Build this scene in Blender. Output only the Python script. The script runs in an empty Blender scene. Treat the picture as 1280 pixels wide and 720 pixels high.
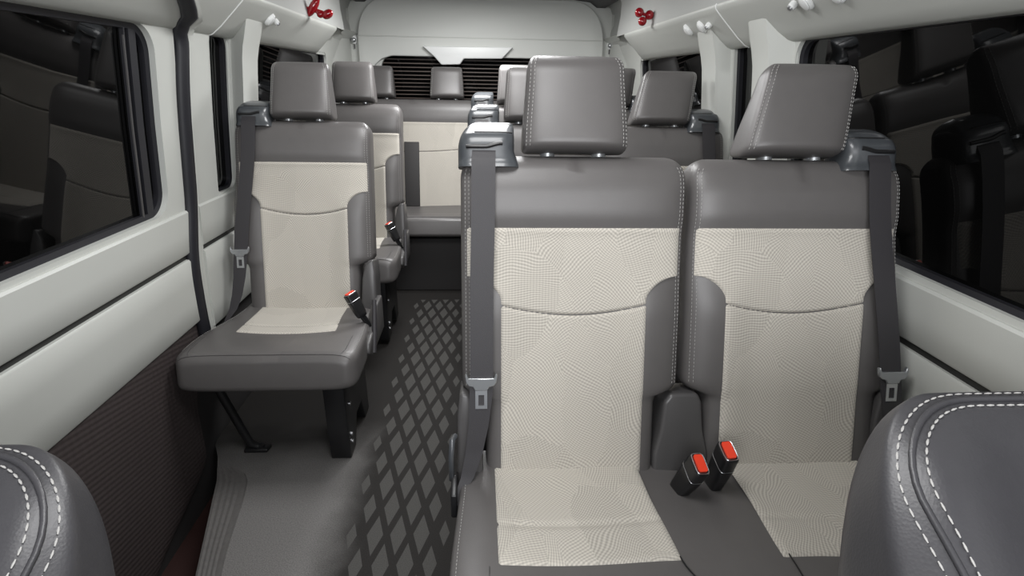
import bpy, bmesh, math, random
from mathutils import Vector, Matrix
from math import sin, cos, pi, radians, sqrt
random.seed(7)
scene = bpy.context.scene
COL = scene.collection

# ------------------------------------------------------------------ materials
def new_mat(name):
    m = bpy.data.materials.new(name); m.use_nodes = True
    nt = m.node_tree; b = nt.nodes['Principled BSDF']
    return m, nt, b

def simple(name, col, rough=.5, spec=.5, metal=0, coat=0, noise=0, nscale=200, bump=0, bscale=300, bdist=.001, var=0.0):
    m, nt, b = new_mat(name)
    b.inputs['Base Color'].default_value = (*col, 1)
    b.inputs['Roughness'].default_value = rough
    b.inputs['Specular IOR Level'].default_value = spec
    b.inputs['Metallic'].default_value = metal
    b.inputs['Coat Weight'].default_value = coat
    b.inputs['Coat Roughness'].default_value = .1
    tc = nt.nodes.new('ShaderNodeTexCoord')
    if var:
        n = nt.nodes.new('ShaderNodeTexNoise'); n.inputs['Scale'].default_value = nscale; n.inputs['Detail'].default_value = 5
        nt.links.new(tc.outputs['Object'], n.inputs['Vector'])
        mx = nt.nodes.new('ShaderNodeMix'); mx.data_type = 'RGBA'
        mx.inputs[6].default_value = (*[c*(1-var) for c in col], 1); mx.inputs[7].default_value = (*[min(1, c*(1+var)) for c in col], 1)
        nt.links.new(n.outputs['Fac'], mx.inputs[0]); nt.links.new(mx.outputs[2], b.inputs['Base Color'])
    if bump:
        v = nt.nodes.new('ShaderNodeTexVoronoi'); v.inputs['Scale'].default_value = bscale
        nt.links.new(tc.outputs['Object'], v.inputs['Vector'])
        bp = nt.nodes.new('ShaderNodeBump'); bp.inputs['Strength'].default_value = bump; bp.inputs['Distance'].default_value = bdist
        nt.links.new(v.outputs['Distance'], bp.inputs['Height']); nt.links.new(bp.outputs['Normal'], b.inputs['Normal'])
    return m

def mnode(nt, op, a, b=None, c=None):
    n = nt.nodes.new('ShaderNodeMath'); n.operation = op
    for i, v in enumerate((a, b, c)):
        if v is None: continue
        if isinstance(v, (int, float)): n.inputs[i].default_value = v
        else: nt.links.new(v, n.inputs[i])
    return n.outputs[0]

def fabric(name, col):
    # woven cloth: large soft facets, each with fine ribs running its own way
    m, nt, b = new_mat(name)
    uv = nt.nodes.new('ShaderNodeUVMap'); uv.uv_map = 'UVMap'
    mp = nt.nodes.new('ShaderNodeMapping'); mp.inputs['Scale'].default_value = (11, 4.2, 1); mp.inputs['Rotation'].default_value = (0, 0, radians(33))
    nt.links.new(uv.outputs[0], mp.inputs[0])
    vo = nt.nodes.new('ShaderNodeTexVoronoi'); vo.feature = 'F1'; vo.inputs['Scale'].default_value = 1; vo.inputs['Randomness'].default_value = .8
    wn = nt.nodes.new('ShaderNodeTexNoise'); wn.inputs['Scale'].default_value = 6; wn.inputs['Detail'].default_value = 1
    nt.links.new(uv.outputs[0], wn.inputs['Vector'])
    wa = nt.nodes.new('ShaderNodeVectorMath'); wa.operation = 'MULTIPLY_ADD'; wa.inputs[1].default_value = (.9, .9, 0)
    nt.links.new(wn.outputs['Color'], wa.inputs[0]); nt.links.new(mp.outputs[0], wa.inputs[2])
    nt.links.new(wa.outputs[0], vo.inputs['Vector'])
    sp = nt.nodes.new('ShaderNodeSeparateColor'); nt.links.new(vo.outputs['Color'], sp.inputs[0])
    sx = nt.nodes.new('ShaderNodeSeparateXYZ'); nt.links.new(uv.outputs[0], sx.inputs[0])
    dn = nt.nodes.new('ShaderNodeTexNoise'); dn.inputs['Scale'].default_value = 9; dn.inputs['Detail'].default_value = 1
    nt.links.new(uv.outputs[0], dn.inputs['Vector'])
    ang = mnode(nt, 'MULTIPLY', sp.outputs[0], 2.6)
    wob = mnode(nt, 'MULTIPLY', dn.outputs['Fac'], .05)
    d = mnode(nt, 'ADD', mnode(nt, 'MULTIPLY', sx.outputs[0], mnode(nt, 'COSINE', ang)), mnode(nt, 'MULTIPLY', sx.outputs[1], mnode(nt, 'SINE', ang)))
    d = mnode(nt, 'ADD', d, wob)
    d2 = mnode(nt, 'SUBTRACT', mnode(nt, 'MULTIPLY', sx.outputs[1], mnode(nt, 'COSINE', ang)), mnode(nt, 'MULTIPLY', sx.outputs[0], mnode(nt, 'SINE', ang)))
    rib = mnode(nt, 'MULTIPLY_ADD', mnode(nt, 'SINE', mnode(nt, 'MULTIPLY', d, 6.283/.0052)), .5, .5)
    rib2 = mnode(nt, 'MULTIPLY_ADD', mnode(nt, 'SINE', mnode(nt, 'MULTIPLY', d2, 6.283/.0065)), .5, .5)
    w = mnode(nt, 'ADD', mnode(nt, 'MULTIPLY', rib, .7), mnode(nt, 'MULTIPLY', rib2, .3))
    tone = mnode(nt, 'MULTIPLY_ADD', sp.outputs[1], .13, .10)
    f = mnode(nt, 'ADD', mnode(nt, 'MULTIPLY', w, .62), tone)
    mx = nt.nodes.new('ShaderNodeMix'); mx.data_type = 'RGBA'
    mx.inputs[6].default_value = (*[c*.52 for c in col], 1); mx.inputs[7].default_value = (*[min(1, c*1.26) for c in col], 1)
    nt.links.new(f, mx.inputs[0]); nt.links.new(mx.outputs[2], b.inputs['Base Color'])
    bp = nt.nodes.new('ShaderNodeBump'); bp.inputs['Strength'].default_value = .35; bp.inputs['Distance'].default_value = .001
    nt.links.new(w, bp.inputs['Height']); nt.links.new(bp.outputs['Normal'], b.inputs['Normal'])
    b.inputs['Roughness'].default_value = .9; b.inputs['Specular IOR Level'].default_value = .15
    b.inputs['Sheen Weight'].default_value = .2
    return m

def floor_mat():
    m, nt, b = new_mat('floor_vinyl_and_carpet')
    tc = nt.nodes.new('ShaderNodeTexCoord'); sx = nt.nodes.new('ShaderNodeSeparateXYZ'); nt.links.new(tc.outputs['Object'], sx.inputs[0])
    X, Y = sx.outputs[0], sx.outputs[1]
    px, py = .0665, .213
    def lattice(ox, oy):
        u = mnode(nt, 'DIVIDE', mnode(nt, 'SUBTRACT', X, ox), px); v = mnode(nt, 'DIVIDE', mnode(nt, 'SUBTRACT', Y, oy), py)
        ru, rv = mnode(nt, 'ROUND', u), mnode(nt, 'ROUND', v)
        du = mnode(nt, 'ABSOLUTE', mnode(nt, 'SUBTRACT', u, ru)); dv = mnode(nt, 'ABSOLUTE', mnode(nt, 'SUBTRACT', v, rv))
        dist = mnode(nt, 'MULTIPLY', mnode(nt, 'ADD', du, dv), 2)          # 1 = touching neighbours
        cx = mnode(nt, 'MULTIPLY_ADD', ru, px, ox)                          # centre of this diamond
        off = mnode(nt, 'ABSOLUTE', mnode(nt, 'ADD', cx, .256))
        mr = nt.nodes.new('ShaderNodeMapRange'); mr.inputs[1].default_value = .07; mr.inputs[2].default_value = .17; mr.inputs[3].default_value = .70; mr.inputs[4].default_value = .30
        nt.links.new(off, mr.inputs[0])
        inside = mnode(nt, 'LESS_THAN', dist, mr.outputs[0])
        keep = mnode(nt, 'LESS_THAN', off, .165)
        return mnode(nt, 'MULTIPLY', inside, keep)
    dia = mnode(nt, 'MAXIMUM', lattice(-.2245, 1.1155), lattice(-.257, 1.222))
    # carpet runner inside the aisle, soft edge, plus painted shade to the rear
    nz = nt.nodes.new('ShaderNodeTexNoise'); nz.inputs['Scale'].default_value = 300; nz.inputs['Detail'].default_value = 3
    nt.links.new(tc.outputs['Object'], nz.inputs['Vector'])
    nb = nt.nodes.new('ShaderNodeTexNoise'); nb.inputs['Scale'].default_value = 7; nb.inputs['Detail'].default_value = 4
    nt.links.new(tc.outputs['Object'], nb.inputs['Vector'])
    mr = nt.nodes.new('ShaderNodeMapRange'); mr.inputs[1].default_value = -.52; mr.inputs[2].default_value = -.36
    mr.interpolation_type = 'SMOOTHSTEP'
    nt.links.new(mnode(nt, 'ADD', X, mnode(nt, 'MULTIPLY_ADD', nb.outputs['Fac'], .10, -.05)), mr.inputs[0])
    rear_shade = nt.nodes.new('ShaderNodeMapRange'); rear_shade.inputs[1].default_value = 1.42; rear_shade.inputs[2].default_value = 1.80; rear_shade.interpolation_type = 'SMOOTHSTEP'  # shade painted into the floor colour, vinyl darkens towards the rear
    nt.links.new(mnode(nt, 'ADD', Y, mnode(nt, 'MULTIPLY_ADD', nb.outputs['Fac'], .16, -.08)), rear_shade.inputs[0])
    zone = mnode(nt, 'MAXIMUM', mr.outputs[0], rear_shade.outputs[0])
    dia = mnode(nt, 'MULTIPLY', dia, mnode(nt, 'LESS_THAN', Y, 3.02))
    def mix(f, a, c):
        mx = nt.nodes.new('ShaderNodeMix'); mx.data_type = 'RGBA'
        for i, v in ((0, f), (6, a), (7, c)):
            if isinstance(v, tuple): mx.inputs[i].default_value = (*v, 1)
            else: nt.links.new(v, mx.inputs[i])
        return mx.outputs[2]
    vinyl = mix(nz.outputs['Fac'], (.055, .053, .052), (.29, .28, .272))
    base = mix(zone, vinyl, mix(nz.outputs['Fac'], (.008, .0073, .007), (.025, .0225, .0205)))
    diac = mix(nz.outputs['Fac'], (.037, .036, .034), (.090, .087, .082))
    nt.links.new(mix(dia, base, diac), b.inputs['Base Color'])
    b.inputs['Roughness'].default_value = .75; b.inputs['Specular IOR Level'].default_value = .25
    bp = nt.nodes.new('ShaderNodeBump'); bp.inputs['Strength'].default_value = .3; bp.inputs['Distance'].default_value = .001
    nt.links.new(nz.outputs['Fac'], bp.inputs['Height']); nt.links.new(bp.outputs['Normal'], b.inputs['Normal'])
    return m

def pocket_mat():
    m, nt, b = new_mat('ribbed_pocket_cloth')
    tc = nt.nodes.new('ShaderNodeTexCoord'); sx = nt.nodes.new('ShaderNodeSeparateXYZ'); nt.links.new(tc.outputs['Object'], sx.inputs[0])
    q = mnode(nt, 'ADD', mnode(nt, 'MULTIPLY', sx.outputs[1], 1), mnode(nt, 'MULTIPLY', sx.outputs[2], 1.1))
    r = mnode(nt, 'ADD', mnode(nt, 'MULTIPLY', sx.outputs[1], -.5), mnode(nt, 'MULTIPLY', sx.outputs[2], 1))
    h = mnode(nt, 'MULTIPLY', mnode(nt, 'SINE', mnode(nt, 'MULTIPLY', q, 6.283/.034)), mnode(nt, 'SINE', mnode(nt, 'MULTIPLY', r, 6.283/.030)))
    b.inputs['Base Color'].default_value = (.058, .046, .045, 1); b.inputs['Roughness'].default_value = .6
    bp = nt.nodes.new('ShaderNodeBump'); bp.inputs['Strength'].default_value = .28; bp.inputs['Distance'].default_value = .003
    nt.links.new(h, bp.inputs['Height']); nt.links.new(bp.outputs['Normal'], b.inputs['Normal'])
    return m

M = {}
M['leather'] = simple('taupe_leather', (.105, .099, .097), .40, .5, bump=.12, bscale=520, bdist=.0006, var=.06, nscale=30)
M['leather_front'] = simple('charcoal_leather', (.044, .043, .047), .40, .5, bump=.13, bscale=420, bdist=.0008, var=.1, nscale=40)
M['fabric'] = fabric('beige_woven_fabric', (.545, .512, .455))
M['thread'] = simple('pale_thread', (.36, .352, .34), .7)
M['black'] = simple('black_plastic', (.012, .012, .013), .35, .5)
M['gloss_black'] = simple('glossy_black_plastic', (.055, .060, .066), .36, .6, coat=.4)
M['grey_plastic'] = simple('dark_grey_plastic', (.075, .072, .072), .35, .5)
M['belt'] = simple('belt_webbing', (.034, .032, .035), .5, .4, bump=.3, bscale=900, bdist=.0006)
M['tongue'] = simple('grey_tongue_metal', (.34, .35, .36), .25, .6, metal=.6)
M['steel'] = simple('bare_steel', (.62, .63, .65), .32, .5, metal=1)
M['red_button'] = simple('red_button_plastic', (.85, .06, .025), .35, .5)
M['red'] = simple('glossy_red_plastic', (.30, .004, .010), .12, .6, coat=.5)
M['panel'] = simple('pale_trim_panel', (.53, .54, .51), .45, .4, var=.02, nscale=6)
M['rear_panel'] = simple('pale_tailgate_trim', (.62, .63, .60), .5, .35, var=.02, nscale=4)
M['headliner'] = simple('pale_headliner', (.42, .425, .41), .85, .2, bump=.1, bscale=700, var=.03, nscale=5)
M['ceiling'] = simple('grey_ceiling_cloth', (.15, .15, .15), .95, .1, var=.05, nscale=60)
M['white'] = simple('white_plastic', (.78, .79, .78), .3, .5)
M['door_paint'] = simple('pale_door_paint', (.55, .60, .58), .25, .5)
M['rubber'] = simple('black_rubber', (.014, .014, .018), .5, .4)
M['glass'] = simple('dark_privacy_glass', (.002, .002, .002), .02, .32)
M['groove'] = simple('dark_groove', (.02, .02, .019), .6)
M['line'] = simple('heater_line', (.075, .052, .042), .5)
M['floor'] = floor_mat()
M['pocket'] = pocket_mat()
M['strip'] = simple('scuffed_grey_vinyl', (.13, .124, .12), .5, .4, var=.25, nscale=90)
M['well'] = simple('red_brown_step_mat', (.035, .012, .010), .7)
M['darkwall'] = simple('dark_lower_trim', (.03, .028, .028), .7)

# ------------------------------------------------------------------ object helpers
def obj(name, verts, faces, mat, parent=None, smooth=35, uv=None):
    me = bpy.data.meshes.new(name)
    me.from_pydata([tuple(v) for v in verts], [], faces)
    me.validate()
    bm = bmesh.new(); bm.from_mesh(me); bmesh.ops.recalc_face_normals(bm, faces=bm.faces[:]); bm.to_mesh(me); bm.free()
    if smooth:
        for p in me.polygons: p.use_smooth = True
        me.set_sharp_from_angle(angle=radians(smooth))
    if uv:
        l = me.uv_layers.new(name='UVMap')
        for lp in me.loops: l.data[lp.index].uv = uv[lp.vertex_index]
    for mm in (mat if isinstance(mat, (list, tuple)) else [mat]): me.materials.append(mm)
    o = bpy.data.objects.new(name, me); COL.objects.link(o)
    if parent is not None: o.parent = parent
    return o

def thing(name, label, cat, loc=(0, 0, 0), group=None):
    o = bpy.data.objects.new(name, None); COL.objects.link(o); o.location = loc; o.empty_display_size = .1
    return tag(o, label, cat, group)
def tag(o, label, cat, group=None):
    o['label'] = label; o['category'] = cat
    if group: o['group'] = group
    return o
def struct(o, label=None):
    o['kind'] = 'structure'
    if label: o['label'] = label
    return o
def copy_tree(o, parent=None):
    c = o.copy(); COL.objects.link(c)
    if parent is not None: c.parent = parent
    for ch in list(o.children): copy_tree(ch, c)
    return c

class Mesh:
    def __init__(s): s.v = []; s.f = []
    def add(s, v, f):
        b = len(s.v); s.v += [Vector(p) for p in v]; s.f += [tuple(i+b for i in q) for q in f]
    def grid(s, rows, close=False):
        n = len(rows[0]); b = len(s.v)
        for r in rows: s.v += [Vector(p) for p in r]
        for i in range(len(rows)-1):
            for j in range(n if close else n-1):
                k = (j+1) % n
                s.f.append((b+i*n+j, b+i*n+k, b+(i+1)*n+k, b+(i+1)*n+j))
    def loft(s, rows):      # closed rings, capped both ends
        b = len(s.v); n = len(rows[0]); s.grid(rows, True)
        for ri in (0, len(rows)-1):
            s.f.append(tuple(b+ri*n+j for j in range(n)))
    def tube(s, pts, r, n=8, flat=None):
        pts = [Vector(p) for p in pts]; rows = []
        prev = None
        for i, p in enumerate(pts):
            t = (pts[min(i+1, len(pts)-1)]-pts[max(i-1, 0)]).normalized()
            a = prev if prev is not None else (Vector((0, 0, 1)) if abs(t.z) < .9 else Vector((1, 0, 0)))
            a = (a - t*a.dot(t)).normalized(); prev = a; c = t.cross(a)
            rr = r[i] if isinstance(r, (list, tuple)) else r
            rows.append([p + a*rr*cos(2*pi*k/n) + c*rr*sin(2*pi*k/n) for k in range(n)])
        s.loft(rows)
    def dashes(s, pts, dash=.006, gap=.003, r=.0009):
        pts = [Vector(p) for p in pts]; L = [0]
        for a, b in zip(pts, pts[1:]): L.append(L[-1]+(b-a).length)
        def at(d):
            for i in range(len(L)-1):
                if d <= L[i+1] or i == len(L)-2:
                    return pts[i].lerp(pts[i+1], (d-L[i])/max(1e-9, L[i+1]-L[i]))
        d = 0
        while d+dash < L[-1]:
            a, c, b = at(d), at(d+dash/2), at(d+dash)
            s.tube([a, c, b], [r*.55, r, r*.55], 5); d += dash+gap
    def prism(s, poly, h0, h1, fn, bevel=0, seg=2):
        bm = bmesh.new(); vs = [bm.verts.new((a, b, h0)) for a, b in poly]; f = bm.faces.new(vs)
        ex = bmesh.ops.extrude_face_region(bm, geom=[f])
        for v in ex['geom']:
            if isinstance(v, bmesh.types.BMVert): v.co.z = h1
        bmesh.ops.recalc_face_normals(bm, faces=bm.faces[:])
        if bevel: bmesh.ops.bevel(bm, geom=bm.edges[:], offset=bevel, segments=seg, affect='EDGES', profile=.5, clamp_overlap=True)
        bm.verts.index_update()
        s.add([fn(*v.co) for v in bm.verts], [tuple(v.index for v in q.verts) for q in bm.faces]); bm.free()
    def ring(s, inner, outer, m=1):
        rows = [[a.lerp(b, k/m) for a, b in zip(inner, outer)] for k in range(m+1)]
        s.grid(rows, True)
    def out(s, name, mat, parent=None, smooth=35): return obj(name, s.v, s.f, mat, parent, smooth)

def unit_curve(p, asp, n=72):
    # evenly sampled superellipse |a|^p+|b|^p=1 for half sizes (1, asp)
    F = []
    for k in range(4001):
        t = 2*pi*k/4000; c, q = cos(t), sin(t)
        F.append((math.copysign(abs(c)**(2/p), c), math.copysign(abs(q)**(2/p), q)))
    W = [0]; last = None
    for (a, b), (c, d) in zip(F, F[1:]):
        ds = math.hypot(c-a, (d-b)*asp); ang = math.atan2((d-b)*asp, c-a)
        da = 0 if last is None else abs((ang-last+pi) % (2*pi)-pi); last = ang
        W.append(W[-1]+ds+.12*da)
    out = []; j = 0
    for k in range(n):
        t = W[-1]*k/n
        while W[j+1] < t: j += 1
        out.append(F[j])
    return out

def sm(x, a, b):
    t = min(1, max(0, (x-a)/(b-a))); return t*t*(3-2*t)

class Body:
    """Padded upholstery block. w,cx,df,db,oc: functions of t; G(sn,t): extra padding on the front; P maps (s,t,off) to space."""
    def __init__(s, P, ts, w, cx, df, db, oc, G, p=5, n=80):
        s.P, s.ts, s.w, s.cx, s.df, s.db, s.oc, s.G, s.p, s.n = P, ts, w, cx, df, db, oc, G, p, n
    def front(s, x, t):
        sn = max(-1, min(1, (x-s.cx(t))/max(1e-6, s.w(t))))
        e = max(0, 1-abs(sn)**s.p)**(1/s.p)
        return s.oc(t) + s.df(t)*e + s.G(sn, t)*e
    def mesh(s, name, mat, parent):
        tm = s.ts[len(s.ts)//2]
        cur = unit_curve(s.p, (s.df(tm)+s.db(tm))/2/s.w(tm), s.n); rows = []
        for t in s.ts:
            r = []
            for a, b in cur:
                x = s.cx(t)+s.w(t)*a
                o = s.oc(t)+(s.df(t)*b+s.G(a, t)*b if b > 0 else s.db(t)*b)
                r.append(s.P(x, t, o))
            rows.append(r)
        m = Mesh(); m.loft(rows); return m.out(name, mat, parent, 60)
    def insert(s, name, mat, parent, rows_t, left, right, thick=.008, crease=None, nc=30):
        """padded panel lying on the front face between left(t) and right(t)"""
        V, F, UV = [], [], []
        nr = len(rows_t)
        for i, t in enumerate(rows_t):
            l, r = left(t), right(t)
            for j in range(nc+1):
                k = j/nc; kk = .5-.5*cos(pi*k); x = l+(r-l)*(.5*k+.5*kk)
                ex = min((x-l), (r-x))/.008; et = min(t-rows_t[0], rows_t[-1]-t)/.008
                e = min(1, max(0, ex))*min(1, max(0, et)); e = sqrt(max(0, 1-(1-e)**2))
                o = s.front(x, t)-.003+(thick*.55+.003)*e
                if crease: o += crease(x, t)*e
                V.append(s.P(x, t, o)); UV.append((x, t))
        for i in range(nr-1):
            for j in range(nc): F.append((i*(nc+1)+j, i*(nc+1)+j+1, (i+1)*(nc+1)+j+1, (i+1)*(nc+1)+j))
        return obj(name, V, F, mat, parent, 80, UV)
    def line(s, f, t0, t1, n=40, lift=.0012):
        return [s.P(f(t), t, s.front(f(t), t)+lift) for t in [t0+(t1-t0)*k/n for k in range(n+1)]]

def lin(a, b, n): return [a+(b-a)*k/n for k in range(n+1)]
def top_round(t0, t1, r, n, m=9): return lin(t0, t1-r, n)+[t1-r+r*sin(pi/2*k/m) for k in range(1, m)]+[t1-r*.0005]

# ------------------------------------------------------------------ seats
REC = radians(13.35); ZJ = .435; ZB = .676

def backrest_unit(root, xc, b, W, rec, thick=.11, fine=True, head_shift=0.0, belt=True, heads=(0.0,), lean=0.0, inner=.0825, guide_on=True, out_=0.0, cap_shift=0.0):
    """one backrest with headrest, belt guide and belt. b=-1: belt on the left edge, +1: right edge"""
    cr, sr = cos(rec), sin(rec)
    def P(s, t, o): return Vector((xc+s, t*sr-o*cr, ZJ+t*cr+o*sr))
    hw = W/2; rc = .05; T0, T1 = -.05, ZB
    def flare(t): return .6*out_*(1-sm(t, .2, .62))
    def inset(t): return .052*(1-sm(t, .150, .178))
    def w(t):
        x = hw-inset(t)+flare(t)/2
        if t > T1-rc: d = (t-(T1-rc))/rc; x -= .042*(1-sqrt(max(0, 1-d*d)))
        return x
    def rd(t, r=.035):
        k = 1.0
        if t > T1-r: d = (t-(T1-r))/r; k = sqrt(max(.0004, 1-d*d))
        if t < T0+.02: d = (T0+.02-t)/.02; k *= sqrt(max(.04, 1-d*d))
        return k
    def G(sn, t):
        a = abs(sn)*w(t); bol = .011*sm(a, hw-.14, hw-.06)*(1-sm(a, hw-.04, hw+.01)*.6)*(1-sm(t, .33, .45))
        roll = .012*sm(t, .50, .56)*(1-sm(t, .60, .66))
        hollow = -.006*(1-sm(a, hw-.19, hw-.08))*(1-sm(t, .38, .52))
        return bol+roll+hollow
    ts = lin(T0, T0+.02, 4)[:-1]+top_round(T0+.02, T1, .05, 46)
    B = Body(P, ts, w, lambda t: b*flare(t)/2, lambda t: .056*rd(t), lambda t: (thick-.056)*rd(t), lambda t: -.056, G, 5.5, 88)
    back = B.mesh('backrest', M['leather'], root)
    # fabric panel
    def half(t):
        if t <= .372: return hw-inner
        if t < .422:
            u = (t-.372)/.05; return hw-inner+(inner-.010)*(1-sqrt(max(0, 1-u*u)))**.8
        return hw-.010
    rt = lin(-.035, .32, 44)+[.32+.0016*k for k in range(1, 70)]+lin(.432, .527, 16)[1:]
    hi = hw-inner; tc = lambda x: .363-.024*(1-(x/hi)**2) if abs(x) < hi else .363
    B.insert('fabric_panel', M['fabric'], back, rt, lambda t: -half(t), half, .009,
             lambda x, t: -.006*math.exp(-((t-tc(x))/.0032)**2)*(1 if abs(x) < hi+.01 else 0))
    for sg in (-1, 1):
        st = Mesh()
        for d in (.010, .018):
            st.dashes(B.line(lambda t: b*flare(t)/2+sg*(w(t)-d), .185, .655, 60), *((.0055, .0028, .0007) if fine else (.012, .004, .0008)))
        st.out('stitching', M['thread'], back, 0)['label'] = 'pale double stitching along a backrest edge'
    # headrest
    for HS in [h+head_shift for h in heads]:
        h0, h1 = .680, .877
        def hwid(t):
            x = .110-.010*sm(t, h0, h1); d0 = (t-(h1-.03))/.03
            if d0 > 0: x -= .020*(1-sqrt(max(0, 1-min(1, d0)**2)))
            d1 = (h0+.015-t)/.015
            if d1 > 0: x -= .010*(1-sqrt(max(0, 1-min(1, d1)**2)))
            return x
        def hk(t):
            k = 1.0; d0 = (t-(h1-.04))/.04
            if d0 > 0: k = sqrt(max(.0004, 1-d0*d0))
            d1 = (h0+.02-t)/.02
            if d1 > 0: k *= sqrt(max(.0004, 1-d1*d1))
            return k
        th = lambda t: .125-.055*sm(t, h0, h1)
        HX = lambda t: HS+lean*(t-h0)-lean*.05
        H = Body(P, [h0+.02-.02*cos(pi/2*k/6)*.9999 for k in range(6)]+top_round(h0+.02, h1, .04, 16), hwid, HX,
                 lambda t: th(t)*.45*hk(t), lambda t: th(t)*.55*hk(t), lambda t: -.046+.0*t+.010*sm(t, h0, h1), lambda a, t: .006*(1-a*a)*hk(t), 5, 64)
        hd = H.mesh('headrest', M['leather'], root)
        for sg in (-1, 1):
            st = Mesh()
            for d in (.006, .0135):
                st.dashes(H.line(lambda t: HX(t)+sg*(hwid(t)-d), h0+.012, h1-.006, 40), *((.005, .0028, .0008) if fine else (.01, .004, .0008)))
            st.out('stitching', M['thread'], hd, 0)['label'] = 'pale double stitching down a headrest edge'
        for sg in (-1, 1):
            m = Mesh(); x = HS+sg*.055
            m.tube([P(x, .64, -.05), P(x, .70, -.05)], .006, 10)
            c = [P(x+.016*cos(a), .674, -.05+.02*sin(a)) for a in lin(0, 2*pi, 16)[:-1]]
            up = P(0, 1, 0)-P(0, 0, 0)
            m.loft([c, [q+up*.008 for q in c]])
            m.out('headrest_post', M['tongue'], root)

    # belt guide cap on the shoulder
    if not guide_on: return P, B, (lambda x: b*(hw-x))
    e = lambda x: b*(hw-x-cap_shift)
    g0, g1 = .648, .746
    gl = lambda t: -.004+(.050*(1-sqrt(max(0, 1-min(1, max(0, (t-.682)/.0645))**2))) if t > .682 else 0)
    gr = lambda t: .112+.010*(1-sm(t, g0, .685))-(.012*(1-sqrt(max(0, 1-min(1, max(0, (t-.730)/.0165))**2))) if t > .730 else 0)
    def gk(t):
        d = (t-(g1-.03))/.03; return sqrt(max(.0006, 1-min(1, d)**2)) if d > 0 else 1
    gts = lin(g0, .715, 18)+[.7155, .717, .719]+[g1-.03+.03*sin(pi/2*(.15+.85*q/12)) for q in range(1, 12)]+[g1-.00004]
    GB = Body(P, gts, lambda t: (gr(t)-gl(t))/2, lambda t: e((gl(t)+gr(t))/2), lambda t: (.055-.004*sm(t, .7145, .7185))*gk(t)-.010*sm(t, .69, .74), lambda t: .050*gk(t),
              lambda t: -.041+.006*(1-sm(t, g0, .665))-.012*sm(t, .70, g1), lambda a, t: 0, 4.5, 64)
    guide = GB.mesh('belt_guide', M['gloss_black'], root); guide['label'] = 'glossy black shoulder cap that guides the belt'
    def gl_line(x0, x1, tf, r, n=16):
        return [P(e(x), tf(x), GB.front(e(x), tf(x))+.0002) for x in lin(x0, x1, n)]
    g = Mesh(); g.tube(gl_line(.014, .086, lambda x: .6875+.007*sm(x, .05, .085), 0), .0046, 8); g.out('belt_slot', M['black'], guide, 40)
    g = Mesh(); g.tube(gl_line(.030, .106, lambda x: .7168, 0), .0022, 6); g.out('ledge_line', M['black'], guide, 40)
    if belt:
        path = [(.050, .689, -.004, .0225), (.049, .680, .012, .0235), (.048, .66, .020, .024), (.047, .55, .022, .024), (.044, .42, .024, .024), (.043, .3, .027, .024),
                (.043, .21, .030, .024), (.041, .17, .031, .024), (.036, .11, .033, .021), (.026, .05, .036, .018), (.012, .0, .042, .014), (-.004, -.03, .050, .009), (-.012, -.055, .058, .007)]
        rows = []
        fine_p = []
        for (a, c) in zip(path, path[1:]):
            for k in range(4): fine_p.append([u+(v-u)*k/4 for u, v in zip(a, c)])
        fine_p.append(list(path[-1]))
        bo_ = lambda t: out_*(1-sm(t, .12, .66))
        for x, t, o, h in fine_p:
            x -= bo_(t)
            l, r = e(x-h), e(x+h)
            rows.append([P(l, t, o), P(l, t, o+.0018), P((l+r)/2, t, o+.0024), P(r, t, o+.0018), P(r, t, o), P((l+r)/2, t, o-.0002)])
        m = Mesh(); m.loft(rows); bl = m.out('seat_belt', M['belt'], root, 40)
        tg = Mesh(); xo = .042-bo_(.19)
        bar = [(-.032, .206), (-.034, .222), (-.030, .225), (-.027, .214), (.027, .214), (.030, .225), (.034, .222), (.032, .206), (.026, .198), (.017, .196), (.013, .188), (-.013, .188), (-.017, .196), (-.026, .198)]
        tg.prism([(xo+x, t) for x, t in bar][::b if b < 0 else -1], .030, .040, lambda x, t, o: P(e(x), t, o), .0015, 1)
        ton = tg.out('belt_tongue', M['tongue'], bl, 35)
        pl = Mesh()
        rec_in = [(-.006, .155), (.006, .155), (.006, .178), (-.006, .178)]; rec_out = [(-.0125, .148), (.0125, .148), (.0125, .192), (-.0125, .192)]
        for o0 in (.033, .0365): pl.ring([P(e(xo+x), t, o0) for x, t in rec_in], [P(e(xo+x), t, o0) for x, t in rec_out])
        pl.grid([[P(e(xo+x), t, .033) for x, t in rec_in], [P(e(xo+x), t, .0365) for x, t in rec_in]], True)
        pl.grid([[P(e(xo+x), t, .033) for x, t in rec_out], [P(e(xo+x), t, .0365) for x, t in rec_out]], True)
        pl.out('steel_plate', M['steel'], bl, 20)['label'] = 'steel latch plate with a square hole'
    return P, B, e

def rrect(y0, y1, z0, z1, r, n=10):
    pts = []
    for cy, cz, a0 in ((y1-r, z1-r, 0), (y0+r, z1-r, pi/2), (y0+r, z0+r, pi), (y1-r, z0+r, 3*pi/2)):
        for k in range(n+1): a = a0+pi/2*k/n; pts.append((cy+r*cos(a), cz+r*sin(a)))
    out = []
    for i, p in enumerate(pts):       # subdivide straight runs
        q = pts[(i+1) % len(pts)]; d = math.hypot(q[0]-p[0], q[1]-p[1]); k = max(1, int(d/.06))
        for j in range(k): out.append((p[0]+(q[0]-p[0])*j/k, p[1]+(q[1]-p[1])*j/k))
    return out
def hinge_cover(root, poly, P, o0, o1, mat='grey_plastic', name='hinge_cover', bevel=.006):
    m = Mesh(); m.prism(poly, o0, o1, lambda x, t, o: P(x, t, o), bevel, 3); return m.out(name, M[mat], root, 50)

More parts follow.
